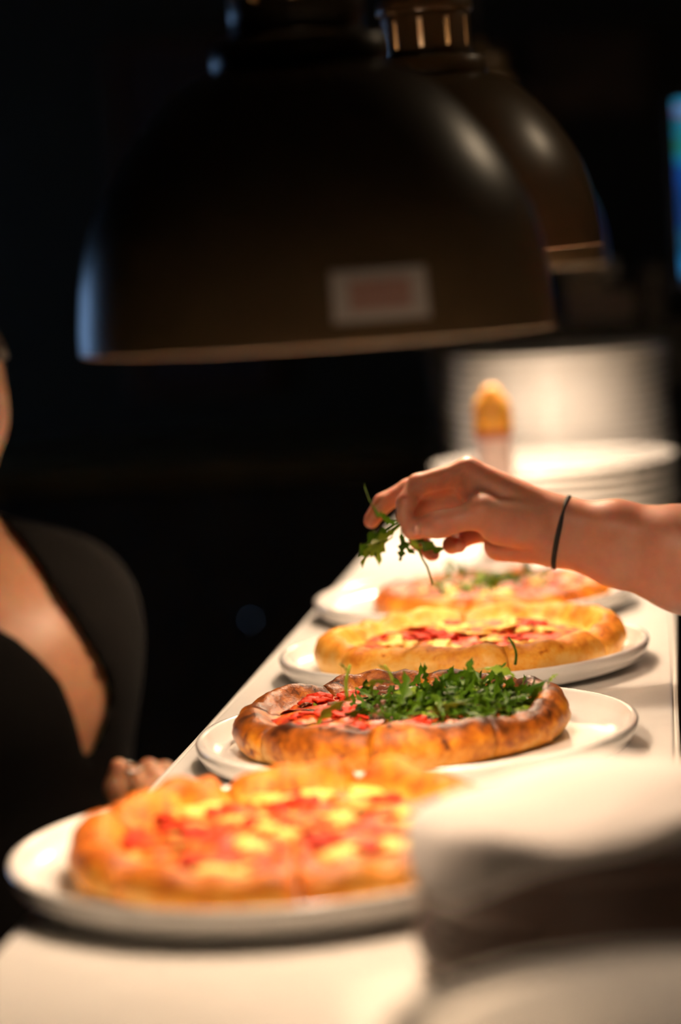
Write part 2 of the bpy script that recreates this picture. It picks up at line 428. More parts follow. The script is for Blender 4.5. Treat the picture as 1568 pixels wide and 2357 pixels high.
# napkin folded on the brown stack
def napkin():
    zt = CZ + 5 * .0107 + .0185
    na, nr = 120, 34
    vs, fs = [(0, 0, .008)], []
    for i in range(na):
        f = 2 * math.pi * i / na - math.pi
        rmax = .0895 + .003 * math.sin(4 * f + .6) + .024 * math.exp(-((f + 2.30) / .42) ** 2) + .010 * math.exp(-((f - 2.2) / .5) ** 2)
        for j in range(1, nr + 1):
            r = rmax * j / nr
            x, y = r * math.cos(f), r * math.sin(f)
            n1 = noise.noise((x * 11 + 3, y * 13, 1.7)); n2 = noise.noise((x * 30, y * 26, 5.1))
            z = .003 + .007 * max(0, n1 + .2) + .002 * n2 + .006 * math.exp(-((x - .06) / .06) ** 2) + .003 * math.sin(x * 38 + y * 14)
            z = max(z, .0015)
            if r > .089: z -= (r - .089) * 1.25
            vs.append((x, y, z))
    for i in range(na):
        k = (i + 1) % na
        fs.append((0, 1 + i * nr, 1 + k * nr))
        for j in range(nr - 1): fs.append((1 + i * nr + j, 1 + i * nr + j + 1, 1 + k * nr + j + 1, 1 + k * nr + j))
    o = mesh_obj('napkin', mk('napkin', vs, fs, M['cloth']), None, (SB[0], SB[1], zt), (0, 0, .08))
    s = o.modifiers.new('thick', 'SOLIDIFY'); s.thickness = .0025; s.offset = 1
    tag(o, 'rumpled white napkin lying on the stack of brown plates', 'napkin')
napkin()

# ------------------------------------------------------------------ pizzas
def blob_mesh(name, m, seed, flat=.4, rough=.35):
    bm = bmesh.new(); bmesh.ops.create_icosphere(bm, subdivisions=3, radius=1)
    for v in bm.verts:
        p = v.co.copy()
        s = 1 + rough * noise.noise(p * 1.3 + Vector((seed * 3.1, 7, 1))) + .5 * rough * noise.noise(p * 3 + Vector((seed, 1, 4)))
        v.co = p * s; v.co.z *= flat
    me = bpy.data.meshes.new(name); bm.to_mesh(me); bm.free(); me.shade_smooth(); me.materials.append(m); return me
BL = {k: [blob_mesh(k + '_piece', M[k], i + j * 7, fl, .95) for i in range(4)] for j, (k, fl) in enumerate((('cheese', .17), ('tomato', .36), ('ham', .20), ('meat', .5)))}

def pizza(label, loc, R, rotz, cuts, seed, crust, sauce, top, rim_h, bake0, tilt=(0, 0), skip=(), pieces=9, spread=.66, dome=.005, rw=.018, gap=.0011, pin=.07, b0=.0135, lean=0.0):
    rng = random.Random(seed)
    root = empty('pizza', loc, label, 'pizza', None, (tilt[0], tilt[1], rotz))
    sd = seed * 11.3
    def N(x, y, z=0.0): return noise.noise((x + sd, y + 2.7, z + sd * .5))
    def rimh(th): return rim_h * (1 + lean * math.sin(th)) * (1 + .20 * N(2.2 * math.cos(th), 2.2 * math.sin(th)) + .12 * N(6 * math.cos(th), 6 * math.sin(th)))
    def rout(th): return R * (1 + .045 * N(1.3 * math.cos(th), 1.3 * math.sin(th), 4) + .015 * N(5 * math.cos(th), 5 * math.sin(th), 4))
    def base(x, y): return dome * max(0, 1 - (x * x + y * y) / (R * .8) ** 2) + b0 + .0018 * N(x * 45, y * 45) + .0010 * N(x * 110, y * 110)
    def profile(th, s):
        ro = rout(th); pinch = 1 - pin * math.exp(-(s / .007) ** 2)
        h = rimh(th) * pinch; w = rw * (1 + .18 * N(3 * math.cos(th), 3 * math.sin(th), 9)); w = min(w, .026)
        ro -= .0018 * math.exp(-(s / .006) ** 2)
        out = []
        rin = ro - 2 * w
        for k in range(15):
            r = rin * k / 15
            out.append((r, None, .25))
        for k in range(9):                      # inner slope to crest
            t = k / 8; r = rin + w * 1.0 * t
            out.append((r, ('s', t, h), .25 + .35 * t))
        for k in range(1, 13):                  # crest over the outside and under
            a = math.pi / 2 - k / 12 * math.radians(150)
            r = ro - w + w * math.cos(a); z = h * .47 + h * .53 * math.sin(a)
            bk = .66 - .78 * (1 - z / h) ** .75 if z > 0 else -.1
            out.append((r, max(z, .0006), bk))
        out.append((ro - 1.4 * w, .0004, .5)); out.append((.0, .0004, .5))
        return out
    cuts = sorted(cuts); slices = []
    for ci in range(len(cuts)):
        if ci in skip: continue
        a0 = cuts[ci]; a1 = cuts[(ci + 1) % len(cuts)]
        if a1 <= a0: a1 += 2 * math.pi
        mid = (a0 + a1) / 2
        nt = max(12, int((a1 - a0) / math.radians(1.9)))
        vs, fs, bk = [], [], []
        off = Vector((math.cos(mid), math.sin(mid), 0)) * gap
        for i in range(nt + 1):
            th = a0 + (a1 - a0) * i / nt
            s = min(th - a0, a1 - th) * R
            pr = profile(th, s)
            for r, z, b in pr:
                x, y = r * math.cos(th), r * math.sin(th)
                if z is None: zz = base(x, y)
                elif isinstance(z, tuple):
                    t = z[1]; e = t * t * (3 - 2 * t); zz = base(x, y) * (1 - e) + z[2] * e
                else: zz = z
                if r > R * .62 and zz > .004:
                    zz += .0024 * N(x * 60, y * 60, zz * 60) + .0011 * N(x * 150, y * 150, zz * 150)
                    q = 1 + .012 * N(x * 70, y * 70, zz * 90); x *= q; y *= q
                vs.append((x + off.x, y + off.y, max(zz, .0004)))
                bk.append(b + bake0 + .25 * N(3 * math.cos(th), 3 * math.sin(th), 6))
        m = len(pr)
        for i in range(nt):
            for k in range(m - 1): fs.append((i * m + k, i * m + k + 1, (i + 1) * m + k + 1, (i + 1) * m + k))
        fs.append(tuple(range(m - 1, -1, -1))); fs.append(tuple(nt * m + k for k in range(m)))
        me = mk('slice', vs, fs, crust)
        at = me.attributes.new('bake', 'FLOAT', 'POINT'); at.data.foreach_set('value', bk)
        bm = bmesh.new(); bm.from_mesh(me); bmesh.ops.remove_doubles(bm, verts=bm.verts, dist=1e-6); bmesh.ops.recalc_face_normals(bm, faces=bm.faces); bm.to_mesh(me); bm.free()
        so = mesh_obj('slice', me, root)
        # sauce layer
        vs, fs = [], []
        nr = 22
        g = .0022 / (R * .5)
        for i in range(nt + 1):
            th = a0 + g + (a1 - a0 - 2 * g) * i / nt
            rs_ = (rout(th) - 1.72 * rw) * (1 + .10 * N(7 * math.cos(th), 7 * math.sin(th), 2))
            for k in range(nr + 1):
                r = .001 + (rs_ - .001) * k / nr
                x, y = r * math.cos(th), r * math.sin(th)
                z = base(x, y) + .0022 + .0030 * N(x * 70, y * 70, 3) + .0016 * N(x * 160, y * 160, 3)
                t = k / nr
                if t > .86: z -= .0055 * ((t - .86) / .14) ** 2
                vs.append((x + off.x, y + off.y, z))
        for i in range(nt):
            for k in range(nr): fs.append((i * (nr + 1) + k, i * (nr + 1) + k + 1, (i + 1) * (nr + 1) + k + 1, (i + 1) * (nr + 1) + k))
        mesh_obj('sauce', mk('sauce', vs, fs, sauce), so)
        for q in range(pieces):
            th = rng.uniform(a0 + .12, a1 - .12); r = R * spread * math.sqrt(rng.uniform(.03, 1))
            kind = rng.choice(top); sc_ = rng.uniform(*{'cheese': (.006, .013), 'tomato': (.0035, .009), 'ham': (.005, .010), 'meat': (.003, .006)}[kind])
            x, y = r * math.cos(th), r * math.sin(th)
            o = mesh_obj(kind + '_piece', rng.choice(BL[kind]), so, (x + off.x, y + off.y, base(x, y) + .0030), (rng.uniform(-.2, .2), rng.uniform(-.2, .2), rng.uniform(0, 6)))
            o.scale = (sc_ * rng.uniform(.8, 1.5), sc_, sc_ * rng.uniform(.8, 1.3))
        slices.append(so)
    return root
FL = .007
def even(n, a): return [a + i * 2 * math.pi / n for i in range(n)]
TOM = ('tomato', 'cheese', 'cheese', 'tomato')
pz1 = pizza('golden tomato and cheese pizza cut in slices, beside the brown plates', (-.236, 1.395, CZ + FL), .131, .0, [math.radians(a) for a in (-80, -25, 30, 78, 120, 168, 224)], 3, M['crust_gold'], M['sauce'], TOM, .031, .10, pieces=11, spread=.76, gap=.0024, dome=.007, pin=.34, b0=.0155, lean=.24)
pz2 = pizza('browned crust pizza heaped with green arugula leaves', (-.210, 1.752, CZ + FL), .1235, .0, [math.radians(a) for a in (-94, -50, 0, 42, 84, 130, 178, 220)], 8, M['crust_brown'], M['sauce_dark'], ('meat', 'tomato', 'tomato', 'tomato', 'meat'), .0305, .16, pieces=7, spread=.72, dome=.003, b0=.0195, rw=.016)
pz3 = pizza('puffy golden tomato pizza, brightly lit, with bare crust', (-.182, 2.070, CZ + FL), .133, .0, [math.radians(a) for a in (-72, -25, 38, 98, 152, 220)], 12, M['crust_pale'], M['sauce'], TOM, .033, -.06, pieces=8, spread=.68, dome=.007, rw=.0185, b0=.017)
pz4 = pizza('ham and arugula pizza behind the reaching hand', (-.188, 2.405, CZ + FL), .120, .0, even(6, .4), 21, M['crust_gold'], M['sauce_dark'], ('ham', 'ham', 'cheese', 'tomato'), .023, .28, pieces=8, dome=.004)

# ------------------------------------------------------------------ arugula
def leaf_mesh(seed, m):
    rng = random.Random(seed)
    n = 16; vs, fs = [], []
    k1 = rng.uniform(-1.3, 1.3); k2 = rng.uniform(-1.0, 1.0); fold = rng.uniform(.2, .6); lob = rng.uniform(2.6, 3.6); ph = rng.uniform(0, 6)
    tw0 = rng.uniform(-1.5, 1.5)
    p = Vector((0, 0, 0)); d = Vector((1, 0, 0))
    for i in range(n + 1):
        t = i / n
        if t < .33: w = .012 + .006 * t
        else:
            q = (t - .33) / .67
            w = .088 * math.sin(math.pi * min(1, q * .93 + .07)) ** .7 * (1 + .55 * math.sin(lob * 2 * math.pi * q + ph * .2))
            w = max(w, .016 if t < .97 else .004)
        az = k1 * t * t * 1.6; hz = k2 * t * 1.3
        d = Vector((math.cos(az) * math.cos(hz), math.sin(hz), math.sin(az) * math.cos(hz)))
        if i: p = p + d / n
        side = Vector((-math.sin(hz), math.cos(hz), 0))
        upv = d.cross(side).normalized() * -1
        tw = tw0 * t
        side2 = side * math.cos(tw) + upv * math.sin(tw); up2 = upv * math.cos(tw) - side * math.sin(tw)
        vs += [p - side2 * w + up2 * w * fold, p, p + side2 * w + up2 * w * fold]
    for i in range(n):
        a = i * 3
        fs += [(a, a + 3, a + 4, a + 1), (a + 1, a + 4, a + 5, a + 2)]
    return mk('arugula_leaf', vs, fs, m)
LEAF = [leaf_mesh(i, M[('leaf', 'leaf_dark', 'leaf', 'leaf_light')[i % 4]]) for i in range(12)]
def leaf(parent, loc, rot, L, rng, idx=None):
    o = mesh_obj('arugula_leaf', LEAF[rng.randrange(12) if idx is None else idx], parent, loc, rot)
    o.scale = (L, L * rng.uniform(.85, 1.3), L)
    return o
def heap(root, c, rx, ry, n, hmax, seed, Lr=(.028, .055), z0=.016, bed=0):
    rng = random.Random(seed)
    if bed:                                     # the shreds packed underneath, too many to count
        vs, fs = [], []
        for i in range(bed):
            a = rng.uniform(0, 2 * math.pi); r = rng.random() ** .55
            x, y = c[0] + rx * 1.02 * r * math.cos(a), c[1] + ry * 1.02 * r * math.sin(a); z = z0 + hmax * .75 * (1 - r * r) * rng.random()
            L = rng.uniform(.016, .034); rz = rng.uniform(0, 6.28)
            mx = Matrix.Translation((x - .5 * L * math.cos(rz), y - .5 * L * math.sin(rz), z)) @ Matrix.Rotation(rz, 4, 'Z') @ Matrix.Rotation(rng.uniform(-.4, .3), 4, 'Y') @ Matrix.Rotation(rng.uniform(-1, 1), 4, 'X') @ Matrix.Scale(L, 4)
            me = LEAF[rng.choice((0, 1, 2, 4, 5, 6, 8, 9, 10))]; k = len(vs)
            vs += [mx @ v.co for v in me.vertices]; fs += [tuple(q + k for q in p.vertices) for p in me.polygons]
        tag(mesh_obj('arugula_shreds', mk('arugula_shreds', vs, fs, M['leaf']), root), kind='stuff')
    for i in range(n):
        a = rng.uniform(0, 2 * math.pi); r = rng.random() ** .62
        x, y = c[0] + rx * r * math.cos(a), c[1] + ry * r * math.sin(a)
        z = z0 + hmax * (1 - r * r) * rng.uniform(.1, 1)
        L = rng.uniform(*Lr); rz = rng.uniform(0, 6.28)
        leaf(root, (x - .5 * L * math.cos(rz), y - .5 * L * math.sin(rz), z), (rng.uniform(-1.0, 1.0), rng.uniform(-.35, .25), rz), L, rng)
heap(pz2, (.034, -.008), .068, .060, 250, .015, 4, (.018, .038), .0235, 420)
heap(pz2, (-.035, -.004), .040, .050, 22, .006, 9, (.018, .036), .024)
heap(pz4, (.0, .0), .075, .07, 90, .010, 6, (.022, .045), .018)
# sprigs standing up out of the heap
rng = random.Random(2)
def sprig(root, px0, px1, d, curl=.004, name='arugula_stem', rad=.0011, m='leaf_dark'):
    a = Vector(P(*px0, d)) - root.location; b = Vector(P(*px1, d)) - root.location; a.z = max(a.z, .016)
    pts = []
    for i in range(7):
        t = i / 6; p = a.lerp(b, t) + Vector((math.sin(t * 3.1) * curl, 0, 0)); pts.append(p)
    return mesh_obj(name, tube(name, pts, [rad * (1 - .3 * i / 6) for i in range(7)], M[m], 6), root)
sprig(pz2, (1186, 1530), (1170, 1466), 1.76, .003)
sprig(pz2, (800, 1610), (806, 1530), 1.70, -.002, rad=.0016, m='leaf_light')
sprig(pz2, (905, 1570), (884, 1530), 1.70, .001, m='leaf_light')
for (px, py), (qx, qy), d in (((806, 1565), (798, 1522), 1.70), ((896, 1560), (884, 1524), 1.70), ((1255, 1590), (1268, 1545), 1.74), ((1080, 1545), (1180, 1520), 1.74), ((930, 1580), (850, 1545), 1.72), ((860, 1600), (720, 1612), 1.69), ((1110, 1625), (1010, 1600), 1.69)):
    a = Vector(P(px, py, d)) - pz2.location; b = Vector(P(qx, qy, d)) - pz2.location
    a.z = max(a.z, .026); b.z = max(b.z, .027)
    v = b - a; L = v.length * 1.1
    o = leaf(pz2, a, (0, 0, 0), L, rng, 3)
    o.rotation_euler = v.to_track_quat('X', 'Z').to_euler()
# crumbs on the plate
cr = [(1352, 1608), (1341, 1617), (1358, 1622), (1300, 1660)]
for i, (x, y) in enumerate(cr[:3]):
    p = G(x, y, CZ + .009); o = mesh_obj('crust_crumb', BL['meat'][i % 4], None, p); o.scale = (.0016, .0014, .0014)
    tag(o, 'tiny dark crust crumb on the plate beside the arugula pizza', 'crumb', 'crumbs on the plate')

# ------------------------------------------------------------------ signed-distance bodies
def rc_sdf(p, a, b, r1, r2):
    ba = b - a; l2 = float(ba @ ba) + 1e-12; rr = r1 - r2; a2 = l2 - rr * rr; il2 = 1 / l2
    pa = p - a; y = pa @ ba; z = y - l2
    t = pa * l2 - y[..., None] * ba; x2 = (t * t).sum(-1); y2 = y * y * l2; z2 = z * z * l2
    k = np.sign(rr) * rr * rr * x2
    res = (np.sqrt(np.maximum(x2 * a2 * il2, 0)) + y * rr) * il2 - r1
    c1 = np.sign(z) * a2 * z2 > k; c2 = np.sign(y) * a2 * y2 < k
    res = np.where(c2, np.sqrt(x2 + y2) * il2 - r1, res)
    res = np.where(c1, np.sqrt(x2 + z2) * il2 - r2, res)
    return res
def smin(a, b, k):
    h = np.maximum(k - np.abs(a - b), 0) / k
    return np.minimum(a, b) - h * h * k * .25
class Field:
    def __init__(s, lo, hi, h):
        s.lo = np.array(lo); s.h = h
        s.n = [int(math.ceil((hi[k] - lo[k]) / h)) + 1 for k in range(3)]
        s.ax = [s.lo[k] + np.arange(s.n[k]) * h for k in range(3)]
        s.D = np.full(s.n, 1.0)
    def grid(s):
        g = np.meshgrid(*s.ax, indexing='ij'); return np.stack(g, -1)
    def add(s, a, b, r1, r2, k=.01, pad=.03, target=None, sub=False):
        D = s.D if target is None else target
        a = np.asarray(a, float); b = np.asarray(b, float)
        lo = np.minimum(a - r1, b - r2) - pad - k; hi = np.maximum(a + r1, b + r2) + pad + k
        i0 = [max(0, int((lo[q] - s.lo[q]) / s.h)) for q in range(3)]; i1 = [min(s.n[q], int((hi[q] - s.lo[q]) / s.h) + 2) for q in range(3)]
        if any(i1[q] <= i0[q] for q in range(3)): return
        sl = tuple(slice(i0[q], i1[q]) for q in range(3))
        g = np.stack(np.meshgrid(*[s.ax[q][sl[q]] for q in range(3)], indexing='ij'), -1)
        d = rc_sdf(g, a, b, r1, r2)
        if sub: D[sl] = -smin(-D[sl], d, k)
        else: D[sl] = smin(D[sl], d, k)
def surface_nets(D, lo, h):
    nx, ny, nz = D.shape
    s = D < 0
    corners = [(i, j, k) for i in (0, 1) for j in (0, 1) for k in (0, 1)]
    cnt = np.zeros((nx - 1, ny - 1, nz - 1), int)
    for i, j, k in corners: cnt += s[i:nx - 1 + i, j:ny - 1 + j, k:nz - 1 + k]
    mask = (cnt > 0) & (cnt < 8)
    idx = np.full(mask.shape, -1); cells = np.argwhere(mask); idx[mask] = np.arange(len(cells))
    acc = np.zeros((len(cells), 3)); num = np.zeros(len(cells))
    for c0 in corners:
        for ax in range(3):
            if c0[ax]: continue
            c1 = list(c0); c1[ax] = 1
            d0 = D[cells[:, 0] + c0[0], cells[:, 1] + c0[1], cells[:, 2] + c0[2]]; d1 = D[cells[:, 0] + c1[0], cells[:, 1] + c1[1], cells[:, 2] + c1[2]]
            x = (d0 < 0) != (d1 < 0)
            t = np.where(x, d0 / np.where(x, d0 - d1, 1), 0)
            pos = np.tile(np.array(c0, float), (len(cells), 1)); pos[:, ax] += t
            acc[x] += pos[x]; num[x] += 1
    V = (cells + acc / num[:, None]) * h + np.asarray(lo)
    F = []
    for ax in range(3):
        o1, o2 = [(1, 2), (2, 0), (0, 1)][ax]
        sl0 = [slice(None)] * 3; sl1 = [slice(None)] * 3; sl0[ax] = slice(0, -1); sl1[ax] = slice(1, None)
        a = s[tuple(sl0)]; b = s[tuple(sl1)]
        e = np.argwhere(a != b)
        sgn = a[a != b]
        ok = (e[:, o1] > 0) & (e[:, o2] > 0) & (e[:, o1] < D.shape[o1] - 1) & (e[:, o2] < D.shape[o2] - 1)
        e = e[ok]; sgn = sgn[ok]
        def cell(d1, d2):
            q = e.copy(); q[:, o1] += d1; q[:, o2] += d2; return idx[q[:, 0], q[:, 1], q[:, 2]]
        q = np.stack([cell(-1, -1), cell(0, -1), cell(0, 0), cell(-1, 0)], 1)
        q[~sgn] = q[~sgn][:, ::-1]
        F.append(q)
    F = np.concatenate(F); F = F[(F >= 0).all(1)]
    return V, F
def np_mesh(name, V, F, m):
    me = bpy.data.meshes.new(name)
    me.from_pydata(V.tolist(), [], F.tolist()); me.update(); me.shade_smooth(); me.materials.append(m)
    return me
def unit(v): v = np.asarray(v, float); return v / np.linalg.norm(v)

# head in a local frame: x to the figure's left, y forward, z up, origin under the chin level
HEAD = [((0, -.018, .145), (0, .012, .140), .088, .084, .02), ((0, .02, .10), (0, .045, .075), .068, .055, .03), ((0, .045, .07), (0, .070, .035), .045, .028, .03),
        ((.03, .035, .085), (.045, .03, .10), .03, .03, .03), ((-.03, .035, .085), (-.045, .03, .10), .03, .03, .03),
        ((0, .082, .125), (0, .108, .092), .008, .012, .012), ((.010, .095, .090), (-.010, .095, .090), .009, .009, .008),
        ((.018, .084, .062), (-.018, .084, .062), .008, .008, .008), ((.015, .083, .052), (-.015, .083, .052), .009, .009, .008),
        ((.045, .075, .142), (.012, .084, .138), .009, .009, .015), ((-.045, .075, .142), (-.012, .084, .138), .009, .009, .015),
        ((.080, -.012, .135), (.076, -.004, .095), .011, .009, .006), ((-.080, -.012, .135), (-.076, -.004, .095), .011, .009, .006)]
def basis(fwd, up=(0, 0, 1)):
    f = unit(fwd); l = unit(np.cross(up, f)); u = np.cross(f, l)
    return np.stack([l, f, u], 1)          # columns: left, forward, up
def generic_hand(wrist, fwd, thumb_side, back, curl=.5, k=.85):
    f, s, n = unit(fwd), unit(thumb_side), unit(back)
    q = lambda a, b, c: wrist + (f * a + s * b + n * c) * k
    pr = []
    for i, (b0, b1, L) in enumerate(((.012, .030, .072), (.004, .010, .080), (-.006, -.010, .075), (-.014, -.029, .060))):
        kn = q(.085 - .004 * abs(i - 1), b1, .004)
        pr.append((q(0, b0, 0), kn, .016, .0125, .02))
        cur = kn; ang = 0.0
        for L2, r0, r1 in ((.5, .0100, .0090), (.28, .0090, .0082), (.22, .0082, .0070)):
            ang += curl; d = f * math.cos(ang) - n * math.sin(ang)
            nxt = cur + d * L * L2 * k; pr.append((cur, nxt, r0, r1, .004)); cur = nxt
    t0, t1, t2, t3 = q(.018, .022, -.006), q(.052, .046, -.018), q(.082, .052, -.030), q(.105, .048, -.036)
    pr += [(t0, t1, .016, .0125, .018), (t1, t2, .0112, .0105, .006), (t2, t3, .0105, .0082, .006)]
    return pr
def figure(name, label, J, face, skin, clothes_open=None, sleeve=('short', 'short'), extra_arm=None, hands=(True, True), h=.0085):
    """J: joints in world metres. Body is one continuous surface; shirt, trousers, shoes and hair are its children."""
    root = empty(name, (J['hipL'][0] * .5 + J['hipR'][0] * .5, J['hipL'][1] * .5 + J['hipR'][1] * .5, 0), label, 'person')
    B = basis(face); hd = J['chin']; hp = lambda v: hd + B @ np.array(v)
    torso = [(J['shL'], J['shR'], .058, .058, .05), (J['chest'] + (J['shL'] - J['chest']) * .42, J['chest'] + (J['shR'] - J['chest']) * .42, .105, .105, .08),
             (J['chest'], J['waist'], .118, .108, .08), (J['waist'], (J['hipL'] + J['hipR']) / 2, .108, .125, .08), (J['hipL'], J['hipR'], .105, .105, .06)]
    neck = [(J['neck'], hd + B @ np.array((0, -.012, .055)), .056, .052, .03), (J['neck'], J['shL'] * .6 + J['neck'] * .4, .05, .045, .06), (J['neck'], J['shR'] * .6 + J['neck'] * .4, .05, .045, .06)]
    arms = []
    for sd in 'LR':
        arms.append([(J['sh' + sd], J['el' + sd], .052, .040, .03), (J['el' + sd], J['wr' + sd], .041, .026, .02)])
    legs = []
    for sd in 'LR':
        legs += [(J['hip' + sd], J['kn' + sd], .085, .056, .05), (J['kn' + sd], J['an' + sd], .055, .036, .03), (J['an' + sd], J['an' + sd] + B @ np.array((0, .13, -.035)), .036, .028, .03)]
    headp = [(hp(a), hp(b), r1, r2, k) for a, b, r1, r2, k in HEAD]
    handp = []
    for i, sd in enumerate('LR'):
        if not hands[i]: continue
        fw = unit(J['wr' + sd] - J['el' + sd])
        if 'hf' + sd in J: fw = unit(J['hf' + sd])
        th = unit(J['th' + sd] - fw * (np.asarray(J['th' + sd]) @ fw)); bk = unit(np.cross(fw, th)) * (1 if sd == 'L' else -1)
        if 'bk' + sd in J: bk = J['bk' + sd]
        handp.append(generic_hand(J['wr' + sd], fw, th, bk, J.get('curl' + sd, .5)))
    skinp = torso + neck + legs
    for i in (0, 1):
        if extra_arm is None or extra_arm[0] != i: skinp = skinp + arms[i]
        else: skinp = skinp + [(arms[i][0][0], arms[i][0][0] * .45 + arms[i][0][1] * .55, .052, .046, .03)]
    pts = np.array([p for pr in torso + arms[0] + arms[1] + legs + headp for p in pr[:2]])
    lo, hi = pts.min(0) - .17, pts.max(0) + .17; lo[2] = max(lo[2], -.02)
    fd = Field(lo, hi, h)
    for a, b, r1, r2, k in skinp: fd.add(a, b, r1, r2, k)
    D0 = fd.D.copy()
    V, F = surface_nets(fd.D, fd.lo, h)
    Vs, Fs = [V], [F]; off = len(V)
    def addmesh(prims, hh, base=None):
        nonlocal off
        pp = np.array([p for pr in prims for p in pr[:2]]); rr = max(pr[2] for pr in prims)
        f2 = Field(pp.min(0) - rr - .015, pp.max(0) + rr + .015, hh)
        for a, b, r1, r2, k in prims: f2.add(a, b, r1, r2, k)
        v, f = surface_nets(f2.D, f2.lo, hh); Vs.append(v); Fs.append(f + off); off += len(v)
    addmesh(headp + [neck[0]], .0042)
    for hpz in handp:
        w = hpz[0][0]; addmesh(hpz, .0026)
    if extra_arm: 
        v, f = extra_arm[1]; Vs.append(v); Fs.append(f + off); off += len(v)
    body = mesh_obj('body', np_mesh('body', np.concatenate(Vs) - np.array(root.location), np.concatenate(Fs), skin), root)
    R0 = np.array(root.location)
    # shirt
    fs_ = Field(lo, hi, h); 
    for a, b, r1, r2, k in torso: fs_.add(a, b, r1 + .012, r2 + .012, k)
    for a, b, r1, r2, k in neck[1:]: fs_.add(a, b, r1 + .006, r2 + .006, k)
    for i in (0, 1):
        a, b, r1, r2, k = arms[i][0]
        e = {'short': .72, 'long': 1.0}[sleeve[i]]
        fs_.add(a, a + (b - a) * e, r1 + .014, (r1 + (r2 - r1) * e) + .016, k)
        if sleeve[i] == 'long': fs_.add(arms[i][1][0], arms[i][1][0] * .12 + arms[i][1][1] * .88, arms[i][1][2] + .012, arms[i][1][3] + .012, k)
    g = fs_.grid()
    D = np.maximum(fs_.D, (J['waist'][2] - .16) - g[..., 2])
    nk = rc_sdf(g, J['neck'] + B @ np.array((0, .01, -.01)), hd, .066, .075); D = np.maximum(D, -nk)
    if clothes_open is not None: D = np.maximum(D, -clothes_open(g))
    V, F = surface_nets(D, fs_.lo, h)
    mesh_obj('shirt', np_mesh('shirt', V - R0, F, M['black_cloth']), body)
    ft = Field(lo, hi, h)
    for a, b, r1, r2, k in [torso[3], torso[4]]: ft.add(a, b, r1 + .008, r2 + .008, k)
    for i in (0, 3):
        for a, b, r1, r2, k in legs[i:i + 2]: ft.add(a, b, r1 + .012, r2 + .020, k)
    D = np.maximum(ft.D, g[..., 2] - (J['waist'][2] - .04)); D = np.maximum(D, .03 - g[..., 2])
    V, F = surface_nets(D, ft.lo, h); mesh_obj('trousers', np_mesh('trousers', V - R0, F, M['black_cloth']), body)
    for i in (2, 5):
        fz = Field(np.minimum(legs[i][0], legs[i][1]) - .08, np.maximum(legs[i][0], legs[i][1]) + .08, .006)
        fz.add(legs[i][0] - np.array((0, 0, .015)), legs[i][1], .046, .038, .02); gz = fz.grid()
        V, F = surface_nets(np.maximum(fz.D, .001 - gz[..., 2]), fz.lo, .006); mesh_obj('shoe', np_mesh('shoe', V - R0, F, M['black_metal']), body)
    # hair
    fh = Field(hp((0, 0, .12)) - .17, hp((0, 0, .12)) + .17, .005)
    fh.add(hp((0, -.022, .150)), hp((0, .010, .146)), .098, .092, .02); fh.add(hp((0, -.06, .11)), hp((0, -.05, .05)), .062, .045, .04)
    gh = (fh.grid() - hd) @ B
    cut = np.minimum(gh[..., 1] - (.012 + .0 * gh[..., 2]), .165 + .25 * np.maximum(gh[..., 1] - .06, 0) - gh[..., 2])   # face opening
    V, F = surface_nets(np.maximum(fh.D, cut), fh.lo, .005); mesh_obj('hair', np_mesh('hair', V - R0, F, M['hair']), body)
    for sx in (-1, 1):
        e = mesh_obj('eye', lathe('eye', [(.0115 * math.sin(a), -.0115 * math.cos(a)) for a in [math.pi * i / 10 + 1e-4 for i in range(11)]], 20, M['eye']), body, hp((sx * .031, .0735, .118)) - R0)
        ir = mesh_obj('iris', lathe('iris', [(.0052 * math.sin(a), -.0052 * math.cos(a)) for a in [math.pi * i / 8 + 1e-4 for i in range(9)]], 16, M['iris']), body, hp((sx * .031, .0805, .118)) - R0)
    return root, body

def legs_from(J, F, hipc, w=.085):
    L = np.array((-F[1], F[0], 0.0))
    for s, sd in ((1, 'L'), (-1, 'R')):
        J['hip' + sd] = hipc + L * w * s
        J['kn' + sd] = np.array([*(hipc + L * (w + .015) * s + F * .02)[:2], .50]); J['an' + sd] = np.array([*(hipc + L * (w + .03) * s - F * .02)[:2], .075])

# ---- person by the plates on the right: only the reaching arm shows
HD = 2.00
def Q(x, y, cm): return P(x, y, HD + cm / 100)
hand_pr = []
def chain(pts, rads, k):
    for i in range(len(pts) - 1): hand_pr.append((Q(*pts[i]), Q(*pts[i + 1]), rads[i] / 100, rads[i + 1] / 100, k if i else max(k, .006)))
# forearm (two strands side by side make its oval section)
hand_pr += [(Q(1298, 1200, .3), Q(1420, 1217, -.3), .0185, .0225, .01), (Q(1420, 1217, -.3), Q(1575, 1254, -1.2), .0225, .0285, .01), (Q(1575, 1254, -1.2), Q(1760, 1320, -2.5), .0285, .036, .02),
            (Q(1292, 1250, .3), Q(1420, 1282, -.3), .0180, .0235, .01), (Q(1420, 1282, -.3), Q(1575, 1320, -1.2), .0235, .0290, .01), (Q(1575, 1320, -1.2), Q(1760, 1370, -2.5), .0290, .036, .02)]
ELR = Q(1960, 1440, -4.0)
hand_pr += [(Q(1760, 1345, -2.5), ELR, .043, .038, .03)]
# palm
for (x0, y0, c0), (x1, y1, c1), ra, rb in (((1290, 1198, .3), (1078, 1084, .3), 1.75, 1.12), ((1290, 1210, .8), (1084, 1108, 1.9), 1.7, 1.12), ((1288, 1235, .9), (1100, 1160, 2.4), 1.7, 1.05), ((1284, 1250, .8), (1128, 1218, 2.4), 1.65, .98)):
    hand_pr.append((Q(x0, y0, c0), Q(x1, y1, c1), ra / 100, rb / 100, .012))
hand_pr += [(Q(1262, 1255, .4), Q(1150, 1255, 1.0), .0165, .0135, .006), (Q(1235, 1215, -.4), Q(1150, 1206, -1.4), .0190, .0175, .006)]
